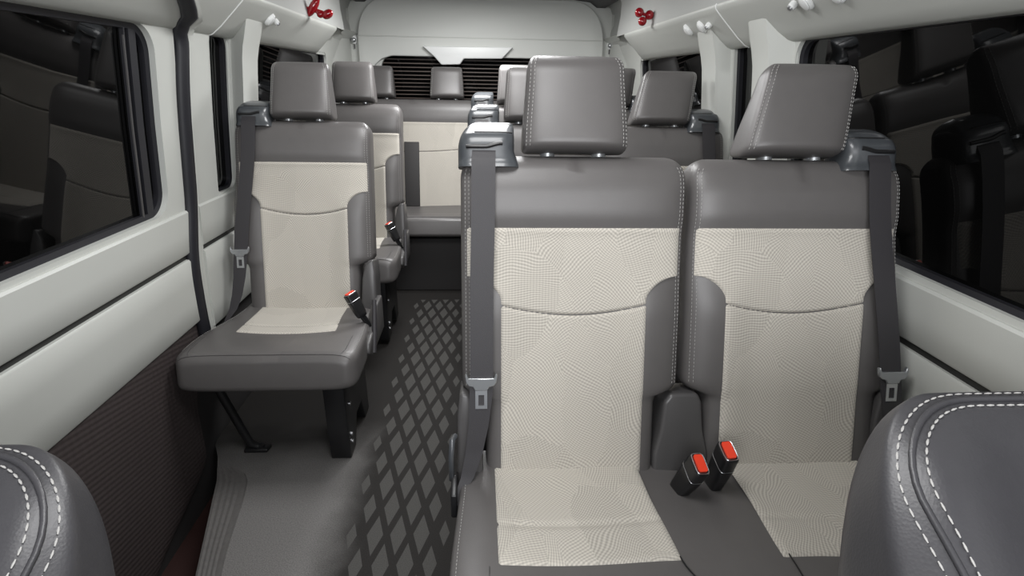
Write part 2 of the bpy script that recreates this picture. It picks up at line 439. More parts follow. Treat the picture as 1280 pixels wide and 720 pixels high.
def buckle(root, base, tip, face, label, w=.026, d=.016, stalk=None):
    base, tip = Vector(base), Vector(tip); ax = (tip-base); L = ax.length; ax.normalize()
    n = (Vector(face)-ax*ax.dot(Vector(face))).normalized(); s = ax.cross(n)
    cur = unit_curve(5, d/w, 28); rows = []
    for k, (t, sc) in enumerate([(0, .62), (.02, .74), (.15, .82), (.45, .93), (.70, 1), (.72, .97), (.95, .99), (.985, .96), (1.0, .88)]):
        rows.append([base+ax*L*t+s*w*sc*a+n*d*sc*bb for a, bb in cur])
    m = Mesh(); m.loft(rows); bo = m.out('belt_buckle', M['black'], root, 50); bo['label'] = label
    m = Mesh()
    bt = rrect(-.72, .72, -.62, .62, .25, 5)
    m.prism(bt, L-.004, L+.004, lambda a, t, o: base+s*a*w+n*t*d+ax*o, .0015, 2)
    rb = m.out('release_button', M['red_button'], bo, 40); rb['label'] = 'red release button'
    m = Mesh()     # thin metal lip round the button
    lp_ = [base+ax*(L+.0005)+s*w*.86*a+n*d*.84*bb for a, bb in cur]
    m.tube(lp_+[lp_[0]], .0011, 5); m.out('button_lip', M['steel'], bo, 40)
    m = Mesh()     # pale rim line round the buckle mouth
    rim = [base+ax*L*.72+s*w*.99*a+n*d*.99*bb for a, bb in cur]
    m.tube(rim+[rim[0]], .0007, 5); m.out('rim_line', M['steel'], bo, 40)
    if stalk is not None:
        m = Mesh(); m.tube([Vector(stalk), (Vector(stalk)+base)/2+Vector((0, 0, .004)), base+ax*.01], [.010, .010, .011], 10); m.out('buckle_stalk', M['black'], root, 50)
    return bo

def cushion(root, xl_, xr_, flare_l, flare_r, panels, dip=None, p=8, dark=False, L=.41, fine=True):
    """bench or single cushion; local y runs forward as -t"""
    zt = lambda t: .436+.014*sm(t, -.02, .36)
    cx = lambda t: (xl_+xr_)/2+(flare_r-flare_l)/2*sm(t, .0, .3)
    def w(t):
        x = (xr_-xl_)/2+(flare_l+flare_r)/2*sm(t, .0, .3)
        d = (t-(L-.05))/.05
        if d > 0: x -= .040*(1-sqrt(max(0, 1-min(1, d)**2)))
        return x
    def k(t):
        d = (t-(L-.028))/.028
        a = sqrt(max(.0004, 1-min(1, d)**2)) if d > 0 else 1
        return a*.45+.55 if d > 0 else 1
    def P(s, t, o):
        # front face leans: the lower edge reaches a little further forward
        return Vector((s, -t-.025*sm(t, .2, L)*(zt(t)-o)/.11, o))
    def G(sn, t):
        g = 0
        for (a, c, *_r) in panels:
            x = cx(t)+sn*w(t); m_ = (a+c)/2; h = (c-a)/2
            g -= .012*max(0, 1-((x-m_)/(h*1.15))**2)*(1-sm(t, .26, .36))
        if dip:
            x = cx(t)+sn*w(t); g -= .022*math.exp(-((x-dip)/.05)**2)*(1-sm(t, .02, .2))
        return g
    ts = lin(-.06, L-.05, 30)+[L-.05+.05*sin(pi/2*q/12) for q in range(1, 13)]
    B = Body(P, ts, w, cx, lambda t: (zt(t)-.385)*k(t), lambda t: (.055 if t > .05 else .055)*k(t), lambda t: .385, G, p, 120 if p > 8 else 88)
    c = B.mesh('seat_cushion', M['leather'], root)
    for (a, d, inl, inr, fl) in panels:
        rt = lin(-.05, fl, 48)
        B.insert('fabric_panel', M['fabric'], c, rt, lambda t: a-inl*sm(t, .08, fl), lambda t: d+inr*sm(t, .08, fl), .007,
                 lambda x, t: -.004*math.exp(-((t-.17)/.006)**2), 26)
    # seams: along the front top edge, down the front corners and round the side
    fr = B
    m = Mesh()
    m.tube([P(cx(L)+w(L-.02)*q, L-.012, B.front(cx(L)+w(L-.02)*q, L-.012)+.0005) for q in lin(-.96, .96, 40)], .0013, 6)
    m.out('seam_piping', M['grey_plastic'], c, 60)
    for q in (-.86, .86):
        m = Mesh(); m.tube([P(cx(t)+w(t)*q, t, B.front(cx(t)+w(t)*q, t)+.0005) for t in lin(.27, L-.012, 12)], .0011, 6)
        m.out('seam_piping', M['grey_plastic'], c, 60)
    for sg in (-1, 1):
        m = Mesh()
        m.dashes(B.line(lambda t: cx(t)+sg*(w(t)-.012), .0, L-.05, 40), *((.0055, .0028, .0008) if fine else (.012, .004, .0008)))
        m.out('stitching', M['thread'], c, 0)['label'] = 'pale stitching along one cushion side'
    return B

def seat_legs(root, tube_x, ped_x, L=.41):
    for (x0, x1) in tube_x:
        m = Mesh()
        m.tube([(x0, -.32, .36), (x0+(x1-x0)*.1, -.31, .30), (x1-.01, -.27, .03), (x1+.02, -.265, .012)], [.014, .014, .014, .012], 12)
        m.prism([(x1-.03, -.285), (x1+.05, -.285), (x1+.055, -.25), (x1-.03, -.245)], .0, .014, lambda a, q, o: Vector((a, q, o)), .004, 2)
        m.tube([(x1+.025, -.266, .012), (x1+.025, -.266, .022)], .012, 10)
        m.out('tube_leg', M['black'], root, 50)
    for px in ped_x:
        m = Mesh()
        side = [(-.03, .345), (-.335, .345), (-.335, .10), (-.325, .0), (-.25, .0), (-.20, .10), (-.12, .10), (-.08, .0), (-.01, .0)]
        m.prism(side, px-.035, px+.035, lambda a, q, o: Vector((o, a, q)), .006, 2)
        pd = m.out('pedestal', M['black'], root, 40)
        for yy, zz, rr in ((-.30, .085, .007), (-.30, .055, .007), (-.29, .20, .008)):
            m = Mesh(); m.tube([(px+.033, yy, zz), (px+.040, yy, zz)], rr, 10); m.out('mounting_bolt', M['steel'], pd, 50)

def side_cover(root, b, hw, P, xc=0, long=False):
    """plastic recliner cover at the foot of a backrest edge, b = which edge"""
    e = lambda x: b*(hw-x)
    poly = [(-.012, -.07), (.042, -.07), (.046, .0), (.040, .10), (.030, .150), (.016, .172), (-.004, .176), (-.010, .12)]
    pts = [(e(x), t) for x, t in poly]
    return hinge_cover(root, pts if b < 0 else pts[::-1], P, -.09, .012, 'grey_plastic', 'recliner_cover', .008)

def make_single(label):
    root = thing('passenger_seat', label, 'seat', (-.6535, 1.891, 0), None)
    W = .479
    P, B, e = backrest_unit(root, 0, -1, W, REC, out_=.045, cap_shift=.018)
    cushion(root, -.2395, .2395, .05, .018, [(-.172, .145, .0, .012, .235)], None, 7)
    side_cover(root, 1, W/2, P)
    m = Mesh()   # plastic flank that runs down beside the cushion
    m.prism([(.03, .47), (.03, .335), (-.20, .335), (-.25, .365), (-.235, .40), (-.12, .42), (-.07, .47)][::-1], .243, .266, lambda a, q, o: Vector((o, a, q)), .006, 2)
    m.out('flank_cover', M['grey_plastic'], root, 50)
    m = Mesh(); m.tube([(.262, -.10, .50), (.268, -.17, .40), (.268, -.20, .345)], [.008, .009, .009], 8)
    m.out('buckle_strap', M['belt'], root, 50)
    buckle(root, (.228, -.150, .460), (.192, -.150, .545), (.7, -.75, .4), 'black buckle with a small red button, leaning over the cushion', .022, .0155, (.248, -.13, .405))
    seat_legs(root, [(-.235, -.16)], [.155])
    return root

def make_double(label):
    root = thing('double_passenger_seat', label, 'seat', (.425, .971, 0), None)
    W = .479
    P, B, e = backrest_unit(root, -.2435, -1, W, REC)
    P2, B2, e2 = backrest_unit(root, .2455, 1, .470, REC+radians(1.2), head_shift=-.004, lean=.22, inner=.0765, out_=.05, cap_shift=.028)
    CB = cushion(root, -.486, .486, .012, .012, [(-.415, -.095, .0, .008, .268), (.110, .42, .012, .0, .268)], 0.01, 12)
    cu = [c for c in root.children if c.name.startswith('seat_cushion')][0]
    for f in (lambda t: -.089+.05*sm(t, .26, .42), lambda t: .110-.012*sm(t, .26, .42)):
        m = Mesh(); m.tube([CB.P(f(t), t, CB.front(f(t), t)+.0006) for t in lin(.262, .395, 16)], .0014, 6); m.out('seam_piping', M['black'], cu, 60)
    Q = lambda s, t, o: Vector((s, t*sin(REC)-o*cos(REC), ZJ+t*cos(REC)+o*sin(REC)))
    hc = hinge_cover(root, [(-.056, -.06), (.072, -.06), (.070, .02), (.056, .075), (.050, .140), (.040, .160), (-.022, .160), (-.036, .140), (-.042, .075), (-.056, .02)][::-1], Q, -.09, -.004, 'grey_plastic', 'hinge_cover', .008)
    hc['label'] = 'grey plastic hinge cover between the two backrests'
    side_cover(root, -1, W/2, P); side_cover(root, 1, .240, P2)
    buckle(root, (-.022, -.060, .408), (-.006, -.112, .524), (1, .10, .0), 'black buckle with red button, left one of the pair', .0255, .0155)
    buckle(root, (.058, -.050, .408), (.052, -.104, .548), (1, -.10, .45), 'black buckle with red button, right one of the pair', .0255, .0155)
    m = Mesh()   # belt anchor bracket low on the aisle side
    m.prism([(-.004, .43), (-.004, .36), (-.05, .345), (-.085, .38), (-.08, .43), (-.04, .45)], -.505, -.492, lambda a, q, o: Vector((o, a, q)), .003, 2)
    m.out('belt_anchor', M['black'], root, 50)
    m = Mesh()
    m.tube([(-.497, .0, .52), (-.502, -.03, .53), (-.504, -.045, .50), (-.504, -.04, .44), (-.500, -.01, .42)], .006, 8)
    m.out('recliner_lever', M['gloss_black'], root, 50)
    seat_legs(root, [(.36, .40)], [-.40, .10])
    return root

G_S = 'single seats along the left side'; G_D = 'double seats along the right side'
s1 = make_single('single taupe and beige passenger seat nearest, beside the sliding door seal')
d1 = make_double('nearest double seat, large taupe and beige pair on the right with two red buckles')
s1['group'] = G_S; d1['group'] = G_D
def place(o, x, y, z, label):
    c = copy_tree(o); c.location = (x, y, z); c['label'] = label; return c
s2 = place(s1, -.6535, 2.747, .028, 'single passenger seat half hidden behind the first single seat, headrest by rear pillar')
d2 = place(d1, .425, 1.891, 0, 'middle double seat just behind the nearest pair, right headrest showing before a pale pillar')
d3 = place(d1, .425, 2.747, .028, 'rearmost double seat mostly hidden, third shoulder cap back along the aisle')

def make_rear_bench():
    root = thing('rear_bench_seat', 'full-width rear bench under the back window with beige panels and square headrests', 'seat', (0, 3.545, .028))
    for b_, x in ((-1, -.45), (1, .45)):
        backrest_unit(root, x, b_, .885, REC, fine=False, heads=(-.222*1, .222), inner=.07)
    cushion(root, -.895, .895, .0, .0, [(-.82, -.08, 0, 0, .0), (.08, .82, 0, 0, .0)], None, 16, fine=False)
    cr, sr = cos(REC), sin(REC)
    m = Mesh(); m.prism([(-.505, -.01), (-.41, -.01), (-.41, .40), (-.505, .40)], -.004, .010, lambda s, t, o: Vector((s, t*sr-o*cr, ZJ+t*cr+o*sr)), .003, 2)
    m.out('belt_strap', M['darkwall'], root, 40)['label'] = 'wide dark strap lying down the beige panel'
    m = Mesh(); m.prism([(-.89, 0), (.89, 0), (.89, .335), (-.89, .335)], .34, .365, lambda a, q, o: Vector((a, -o, q-.028)), .004, 1)
    m.out('front_panel', M['darkwall'], root, 40)
    return root
make_rear_bench()

# ------------------------------------------------------------------ front seats (tops seen at the bottom corners)
def make_front(label, loc, sg):
    root = thing('front_seat', label, 'seat', loc, 'reclined front seats')
    rec = radians(56); cr, sr = cos(rec), sin(rec); L = .66; hw = .25
    def P(s, t, o): return Vector((s*sg*-1, (t-L)*sr-o*cr, (t-L)*cr+o*sr))
    T0 = 0
    rc = .12
    def w(t):
        x = hw+.055*(1-sm(t, .30, L-.02)); d = (t-(L-rc))/rc
        if d > 0: x -= .095*(1-sqrt(max(0, 1-min(1, d)**2)))
        return x
    def kk(t):
        k = 1; d = (t-(L-.075))/.075
        if d > 0: k = sqrt(max(.0006, 1-d*d))
        d = (T0+.03-t)/.03
        if d > 0: k *= sqrt(max(.05, 1-d*d))
        return k
    G = lambda a, t: (.018*sm(abs(a), .5, .85)*(1-sm(abs(a), .86, 1))*(1-sm(t, L-.12, L)))
    fd = lambda t: .028+.020*sm(L-t, .03, .3)
    ts = lin(0, .03, 5)[:-1]+top_round(.03, L, .085, 30, 14)
    B = Body(P, ts, w, lambda t: 0, lambda t: fd(t)*kk(t), lambda t: (.040+.17*sm(L-t, .0, .36))*kk(t), lambda t: -fd(t), G, 6, 110)
    back = B.mesh('backrest', M['leather_front'], root)
    # rounded double seam with a groove cord running up the side and over the shoulder
    def seam(d):
        pts = []
        s0 = hw-.004-d; tt = L-.006-d*.9; r = .105-d
        for t in lin(.12, tt-r, 24): pts.append((s0, t))
        for k in range(1, 13): a = pi/2*k/12; pts.append((s0-r+r*cos(a), tt-r+r*sin(a)))
        for s_ in lin(s0-r, 0, 10)[1:]: pts.append((s_, tt))
        full = pts+[(-s_, t) for s_, t in pts[::-1][1:]]
        return [P(x, t, B.front(x, t)+.0012) for x, t in full]
    for d in (0, .016):
        m = Mesh(); m.dashes(seam(d), .0062, .0030, .0010)
        m.out('stitching', M['thread'], back, 0)['label'] = 'pale row of stitches round the shoulder'
    m = Mesh(); m.tube(seam(.008), .0026, 8); m.out('seam_piping', M['leather_front'], back, 60)
    # cushion below
    def Pc(s, t, o): return Vector((s, -L*sr-t+.03, -L*cr-.07+o))
    C = Body(Pc, lin(-.04, .40, 14)+[.40+.04*sin(pi/2*q/6) for q in range(1, 7)], lambda t: .25-.02*sm(t, .40, .44), lambda t: 0,
             lambda t: .06*(1-.5*sm(t, .39, .44)), lambda t: .07*(1-.5*sm(t, .39, .44)), lambda t: 0, lambda a, t: .02*sm(abs(a), .5, .9), 6, 72)
    C.mesh('seat_cushion', M['leather_front'], root)
    m = Mesh(); z0 = -L*cr-.13; zf = -loc[2]
    m.prism([(-.22, -L*sr-.38), (.22, -L*sr-.38), (.22, -L*sr+.03), (-.22, -L*sr+.03)], zf, z0+.02, lambda a, q, o: Vector((a, q, o)), .01, 2)
    m.out('seat_base', M['black'], root, 40)
    return root
make_front('dark front seat shoulder at bottom left, in front of the door pocket', (-.594, .415, .938), -1)
make_front('dark front seat shoulder at bottom right, covering the nearest pair\'s cushion corner', (.548, .385, .996), 1)

# ------------------------------------------------------------------ van shell
XW = [(-.5, .975), (0, .975), (.46, .968), (.69, .955), (.85, .943), (.98, .930), (1.1, .918), (1.345, .888), (1.46, .862), (1.6, .85)]
def xw(z):
    for (a, x), (b, y) in zip(XW, XW[1:]):
        if z <= b: return x+(y-x)*max(0, (z-a)/(b-a))
    return XW[-1][1]
def S(side, y, z, o=0):     # point on the side wall, o = inboard offset
    return Vector((side*(xw(z)-o), y, z))
def outer_match(loop, y0, y1, z0, z1, hole):
    hy0, hy1, hz0, hz1 = hole; out = []
    for y, z in loop:
        u = (y-hy0)/(hy1-hy0)*2-1; v = (z-hz0)/(hz1-hz0)*2-1; k = max(abs(u), abs(v), 1e-6); u /= k; v /= k
        out.append((y0+(u+1)/2*(y1-y0), z0+(v+1)/2*(z1-z0)))
    return out
def tile(m, side, y0, y1, z0, z1, hole, r, o=0, depth=.035):
    lp = rrect(*hole, r); ot = outer_match(lp, y0, y1, z0, z1, hole)
    A = [S(side, y, z, o) for y, z in lp]; Bq = [S(side, y, z, o) for y, z in ot]
    m.ring(A, Bq, 3); m.grid([A, [S(side, y, z, o-depth) for y, z in lp]], True)
def patch(m, side, y0, y1, z0, z1, o=0, th=.02, ny=2, r=.006):
    """flat trim panel with softened edges following the wall curve"""
    zs = [z0, z0+r]+lin(z0+r, z1-r, max(2, int((z1-z0)/.06)))[1:]+[z1]
    rows = [[S(side, y, z0, o-th) for y in lin(y0, y1, ny)]]
    for i, z in enumerate(zs):
        k = r if i in (0, len(zs)-1) else 0
        rows.append([S(side, y, z, o-k*.8) for y in lin(y0, y1, ny)])
    rows.append([S(side, y, z1, o-th) for y in lin(y0, y1, ny)])
    m.grid(rows)
    for j in (0, ny):    # end closures
        col = [r_[j] for r_ in rows]; m.add(col, [tuple(range(len(col)))])
def glass(n, side, hole, mg=.015, o=-.03):
    y0, y1, z0, z1 = hole; m = Mesh()
    for oo in (o, o-.004): m.grid([[S(side, y, z, oo) for y in lin(y0-mg, y1+mg, 3)] for z in lin(z0-mg, z1+mg, 8)])
    return struct(m.out('window_%d' % n, M['glass'], None, 40))
def frame(win, side, hole, r, wd=.016, o=-.012, mat='rubber', name='window_seal'):
    y0, y1, z0, z1 = hole; lp = rrect(*hole, r); inn = outer_match(lp, y0+wd, y1-wd, z0+wd, z1-wd, hole)
    ri = max(.004, r-wd); inn = rrect(y0+wd, y1-wd, z0+wd, z1-wd, ri)
    if len(inn) != len(lp): inn = [((y-(y0+y1)/2)*(1-2*wd/(y1-y0))+(y0+y1)/2, (z-(z0+z1)/2)*(1-2*wd/(z1-z0))+(z0+z1)/2) for y, z in lp]
    m = Mesh(); A = [S(side, y, z, o) for y, z in lp]; B_ = [S(side, y, z, o-.004) for y, z in inn]; Cq = [S(side, y, z, o-.019) for y, z in inn]
    m.grid([A, B_, Cq], True); return m.out(name, M[mat], win, 50)

Y0, YS, YR = -.55, 1.735, 3.90
ZL, ZG0, ZG1, ZW0, ZW1, ZC = .462, .681, .698, .846, 1.352, 1.352

for side, nm in ((-1, 'left'), (1, 'right')):
    # dark carcass behind the lower trim
    m = Mesh(); m.grid([[S(side, y, z, -.02) for y in lin(Y0, YR, 4)] for z in lin(-.35, .80, 14)])
    struct(m.out('wall_%s_lower' % nm, M['darkwall'], None, 40), 'dark lower body side behind the trim panels')

# left: sliding door
dm = Mesh()
DH = (Y0+.06, 1.640, ZW0, ZW1); 
tile(dm, -1, Y0, 1.742, ZG1+.004, 1.44, DH, .07, .004)
patch(dm, -1, Y0, 1.742, ZG1, ZW0-.012, .014, .016)
patch(dm, -1, Y0, 1.742, ZL, ZG0, .016, .02)
door = struct(dm.out('door_1', M['panel'], None, 40), 'pale sliding door trim with a dark groove along it')
m = Mesh(); patch(m, -1, Y0, 1.742, ZG0-.01, ZG1+.012, .002, .01); m.out('door_groove', M['groove'], door, 40)
m = Mesh()  # ribbed cloth pocket at the foot of the door
rows = []
for z in lin(-.16, ZL+.01, 26):
    k = (z+.16)/(.62); ye = 1.62-.10*max(0, -z/.16)**1.3-.28*sm(-z, .02, .17)
    if z > .15: ye = 1.62+.10*sm(z, .15, .46)
    rows.append([S(-1, y, z, -.002+.012*sin(pi*min(1, max(0, (y-Y0)/(ye-Y0))))**.3) for y in lin(Y0, ye, 30)])
m.grid(rows); 
m.out('door_pocket', M['pocket'], door, 60)['label'] = 'dark ribbed cloth lining at the foot of the door'
w1 = glass(1, -1, DH); frame(w1, -1, DH, .07, .014)
m = Mesh()
for yy, wd in ((1.545, .006), (1.578, .03)):
    rows = [[S(-1, yy-wd/2, z, -.026), S(-1, yy-wd/2, z, -.016), S(-1, yy+wd/2, z, -.016), S(-1, yy+wd/2, z, -.026)] for z in lin(ZW0, ZW1, 8)]
    m.grid(rows)
m.out('window_divider', M['rubber'], w1, 30)
m = Mesh(); rows = [[S(-1, 1.539, z, -.018), S(-1, 1.539, z, -.0145), S(-1, 1.543, z, -.0145), S(-1, 1.543, z, -.018)] for z in lin(ZW0+.01, ZW1-.03, 8)]; m.grid(rows)
m.out('divider_strip', M['grey_plastic'], w1, 30)
# door header cover over the window
# rubber weatherstrip at the door's rear edge: swells with the body side and runs on over the cove
SP = [(.30, 1.735), (.443, 1.727), (.489, 1.722), (.634, 1.714), (.72, 1.724), (.853, 1.750), (1.033, 1.754), (1.199, 1.758), (1.31, 1.770), (1.355, 1.776), (1.385, 1.73), (1.42, 1.61), (1.475, 1.46)]
CV = [(1.30, .0), (1.352, .0), (1.378, .05), (1.425, .088), (1.475, .112), (1.6, .112)]
def interp(T, z):
    for (a, x), (b, y) in zip(T, T[1:]):
        if z <= b: k = max(0, (z-a)/(b-a)); return x+(y-x)*k
    return T[-1][1]
def smooth_interp(T, z): return sum(interp(T, z+d) for d in (-.04, -.02, 0, .02, .04))/5
m = Mesh(); rows = []
zz = lin(.32, 1.475, 60)
for z in zz:
    y = smooth_interp(SP, z); o = interp(CV, z)
    rows.append([S(-1, y+.024*cos(a), z, o+.010+.020*sin(a)) for a in lin(0, 2*pi, 14)[:-1]])
m.loft(rows); struct(m.out('trim_1', M['rubber'], None, 60), 'thick black rubber weatherstrip up the sliding door edge')
m = Mesh(); rows = []
for z in zz:
    y = smooth_interp(SP, z)+.026; o = interp(CV, z)
    rows.append([S(-1, y-.008, z, o), S(-1, y-.004, z, o+.018), S(-1, y+.006, z, o+.020), S(-1, y+.012, z, o+.008), S(-1, y+.060, z, o+.006), S(-1, y+.066, z, o-.01)])
m.grid(rows); struct(m.out('trim_2', M['panel'], None, 50), 'pale flange beside the rubber weatherstrip')

# body sides behind the door (left) and the whole right side
def pillar(m, side, yb0, yf0, yf1, yb1, z0, z1, o):
    Rr = 0
    """trapezoid pillar cover, flaring into the cove at the top"""
    rows = []
    for z in lin(z0, z1, 16):
        f = .022*sm(z, 1.24, 1.38)+.02*(1-sm(z, .80, .95)); oo = o+.012*sm(z, 1.28, 1.40)
        rows.append([S(side, yb0-f*.3, z, -.005), S(side, yb0+.012, z, .004), S(side, yf0-f*.2, z, oo*.97), S(side, yf0+.008, z, oo), S(side, yf1-.008, z, oo), S(side, yf1+f*.3, z, oo*.96), S(side, yb1, z, -.005)])
    m.grid(rows)
LM = Mesh()
LH2 = (1.955, 2.115, .84, 1.36); LH3 = (2.28, 3.40, .846, 1.362)
tile(LM, -1, 1.785, 2.20, ZG1+.004, 1.47, LH2, .04, .0)
tile(LM, -1, 2.20, 3.50, ZG1+.004, 1.47, LH3, .05, .0)
patch(LM, -1, 3.50, YR, ZG1+.004, 1.47, .0, .02)
patch(LM, -1, 1.80, 1.955, ZG1, 1.46, .006, .01)
patch(LM, -1, 1.80, YR, ZG1, .835, .012, .014)
patch(LM, -1, 1.80, YR, .40, ZG0, .014, .018)
wl = struct(LM.out('wall_left', M['panel'], None, 40))
m = Mesh(); patch(m, -1, 1.80, YR, ZG0-.01, ZG1+.012, .002, .01); m.out('wall_groove', M['groove'], wl, 40)
w2 = glass(2, -1, LH2); frame(w2, -1, LH2, .04, .008); w3 = glass(3, -1, LH3); frame(w3, -1, LH3, .05, .012)
RM = Mesh()
RH4 = (Y0+.06, 1.645, .846, 1.362); RH5 = (1.90, 2.05, .84, 1.37); RH6 = (2.26, 3.26, .846, 1.366)
tile(RM, 1, Y0, 1.72, ZG1+.004, 1.47, RH4, .06, 0)
tile(RM, 1, 1.72, 2.15, ZG1+.004, 1.47, RH5, .03, 0)
tile(RM, 1, 2.15, 3.50, ZG1+.004, 1.47, RH6, .05, 0)
patch(RM, 1, 3.50, YR, ZG1+.004, 1.47, .0, .02)
patch(RM, 1, Y0, YR, ZG1, .832, .012, .014, 4)
patch(RM, 1, Y0, YR, .40, ZG0, .014, .018, 4)
wr = struct(RM.out('wall_right', M['panel'], None, 40))
m = Mesh(); patch(m, 1, Y0, YR, ZG0-.01, ZG1+.012, .002, .01); m.out('wall_groove', M['groove'], wr, 40)
for n, h, r in ((4, RH4, .06), (5, RH5, .03), (6, RH6, .05)):
    w_ = glass(n, 1, h); frame(w_, 1, h, r, .012)
for n, (side, a) in enumerate(((-1, (2.11, 2.085, 2.225, 2.30)), (1, (1.645, 1.69, 1.79, 1.86)), (1, (2.055, 2.075, 2.205, 2.28)))):
    m = Mesh(); pillar(m, side, *a, .80, 1.45, .058)
    struct(m.out('trim_%d' % (3+n), M['panel'], None, 45), 'pale pillar cover between the side windows')
# covers along the roof edge (cove) : underside + ledge
for side, nm, k in ((-1, 'left', 6), (1, 'right', 7)):
    m = Mesh(); ye = 3.20
    prof = [(.900, 1.352), (.885, 1.350), (.868, 1.356), (.84, 1.378), (.79, 1.425), (.762, 1.452), (.752, 1.464), (.750, 1.472), (.754, 1.478), (.775, 1.480), (.80, 1.476)]
    ys = lin(Y0, ye-.08, 20)+[ye-.08+.08*sin(pi/2*q/6) for q in range(1, 7)]
    rows = []
    for y in ys:
        d = max(0, (y-(ye-.08))/.08); sh = (1-sqrt(max(0, 1-d*d)))*.9
        rows.append([Vector((side*(x+(.89-x)*sh), y, z)) for x, z in prof])
    m.grid(rows)
    # continuation to the back, flush with the wall
    m.grid([[Vector((side*x, y, z)) for x, z in ((.89, 1.35), (.862, 1.46), (.80, 1.50))] for y in (ye-.1, YR)])
    cv = struct(m.out('trim_%d' % k, M['panel'], None, 50), 'pale cove along the roof edge, %s side' % nm)
    sm_ = Mesh(); yj0 = 1.955 if side < 0 else 1.93
    sm_.tube([Vector((side*(x-.0005), yj0, z-.0005)) for i, (x, z) in enumerate(prof[1:9])], .0022, 6)
    sm_.out('cove_joint', M['white'], cv, 60)
    # side headliner
    m = Mesh()
    pr_ = [(.752, 1.474), (.757, 1.52), (.765, 1.58), (.765, 1.64), (.745, 1.685), (.72, 1.70)]
    m.grid([[Vector((side*x, y, z)) for x, z in pr_] for y in lin(Y0, 3.30, 6)])
    m.grid([[Vector((side*(x+.09*k_), y, z)) for x, z in pr_] for y, k_ in ((3.30, 0), (3.45, .6), (3.60, .95), (YR, 1.0))])
    struct(m.out('headliner_%s' % nm, M['headliner'], None, 50), 'pale side headliner above the cove')
m = Mesh()
m.grid([[Vector((x, y, z)) for x, z in ((-.80, 1.685), (-.745, 1.685), (-.70, 1.715), (-.45, 1.745), (0, 1.755), (.45, 1.745), (.70, 1.715), (.745, 1.685), (.80, 1.685))] for y in lin(Y0, YR+.02, 8)])
m.grid([[Vector((x, y, 1.80)) for x in (-.95, .95)] for y in (Y0, YR+.02)])
struct(m.out('ceiling', M['ceiling'], None, 60))

# rear end
m = Mesh()
RWH = (-.665, .665, .93, 1.374)
def RY(x, z, o=0): return Vector((x, YR-o, z))
lp = rrect(*RWH, .075); ot = outer_match(lp, -1.0, 1.0, .60, 1.80, RWH)
m.ring([RY(x, z) for x, z in lp], [RY(x, z) for x, z in ot], 2); m.grid([[RY(x, z) for x, z in lp], [RY(x, z, -.03) for x, z in lp]], True)
m.grid([[RY(x, z) for x in (-1, 1)] for z in (-.1, .60)])
CP = {}
for sx in (-1, 1):   # corner posts
    CP[sx] = Mesh(); CP[sx].grid([[Vector((sx*a, y, z)) for a, y in ((.945, 3.46), (.905, 3.48), (.862, 3.70), (.85, 3.92))] for z in lin(.7, 1.69, 10)])
struct(m.out('wall_back', M['panel'], None, 40), 'pale rear wall round the back window')
for sx, n_ in ((-1, 9), (1, 10)): struct(CP[sx].out('trim_%d' % n_, M['panel'], None, 40), 'pale rear corner post')
m = Mesh()
def gy(z): return -.032-.16*(1.40-z)
for oo in (0, -.005): m.grid([[RY(x, z, gy(z)+oo) for x in lin(-.69, .69, 4)] for z in lin(.91, 1.40, 4)])
w7 = struct(m.out('window_7', M['glass'], None, 40))
m = Mesh()
for k in range(17):
    z = 1.355-k*.0245
    g_ = gy(z)
    m.add([RY(-.66, z-.0030, g_), RY(.66, z-.0030, g_), RY(.66, z-.0030, g_+.002), RY(-.66, z-.0030, g_+.002), RY(-.66, z+.0030, g_), RY(.66, z+.0030, g_), RY(.66, z+.0030, g_+.002), RY(-.66, z+.0030, g_+.002)], [(0, 1, 2, 3), (4, 5, 6, 7), (3, 2, 6, 7), (0, 4, 5, 1)])
m.out('heater_lines', M['line'], w7, 0)
# tailgate upper trim with the lamp housing
tg = Mesh()
arc = []
for k in range(13): a = pi/2*k/12; arc.append((.545+.255*cos(a)**.8, 1.44+.282*sin(a)**.85))
poly = [(.80, 1.20), (.80, 1.30)]+arc+[(-x, z) for x, z in arc[::-1]]+[(-.80, 1.30), (-.80, 1.20), (-.745, 1.20), (-.735, 1.25), (-.70, 1.315), (-.655, 1.352), (-.59, 1.372), (.59, 1.372), (.655, 1.352), (.70, 1.315), (.735, 1.25), (.745, 1.20)]
cl = [poly[0]]
for q in poly[1:]:
    if math.hypot(q[0]-cl[-1][0], q[1]-cl[-1][1]) > .004: cl.append(q)
tg.prism(cl, .0, .035, lambda a, b_, o: Vector((a, YR-o, b_)), .009, 3)
tp = thing('tailgate_trim', 'wide pale rounded tailgate trim panel above the rear window', 'trim panel', (0, YR, 1.45))
def local(m_, t): 
    m_.v = [v-t.location for v in m_.v]; return m_
local(tg, tp).out('panel', M['rear_panel'], tp, 40)
m = Mesh(); m.prism([(-.79, 1.484), (.79, 1.484), (.79, 1.491), (-.79, 1.491)], .030, .037, lambda a, b_, o: Vector((a, YR-o, b_)), .0015, 1)
local(m, tp).out('crease_line', M['panel'], tp, 40)
m = Mesh(); m.prism([(-.385, 1.432), (.200, 1.437), (.130, 1.366), (-.120, 1.362), (-.145, 1.326), (-.265, 1.322), (-.312, 1.372)][::-1], .02, .075, lambda a, b_, o: Vector((a, YR-o-.0*(b_), b_)), .008, 3)
local(m, tp).out('lamp_housing', M['white'], tp, 40)['label'] = 'brighter stepped lamp housing on the lower edge'
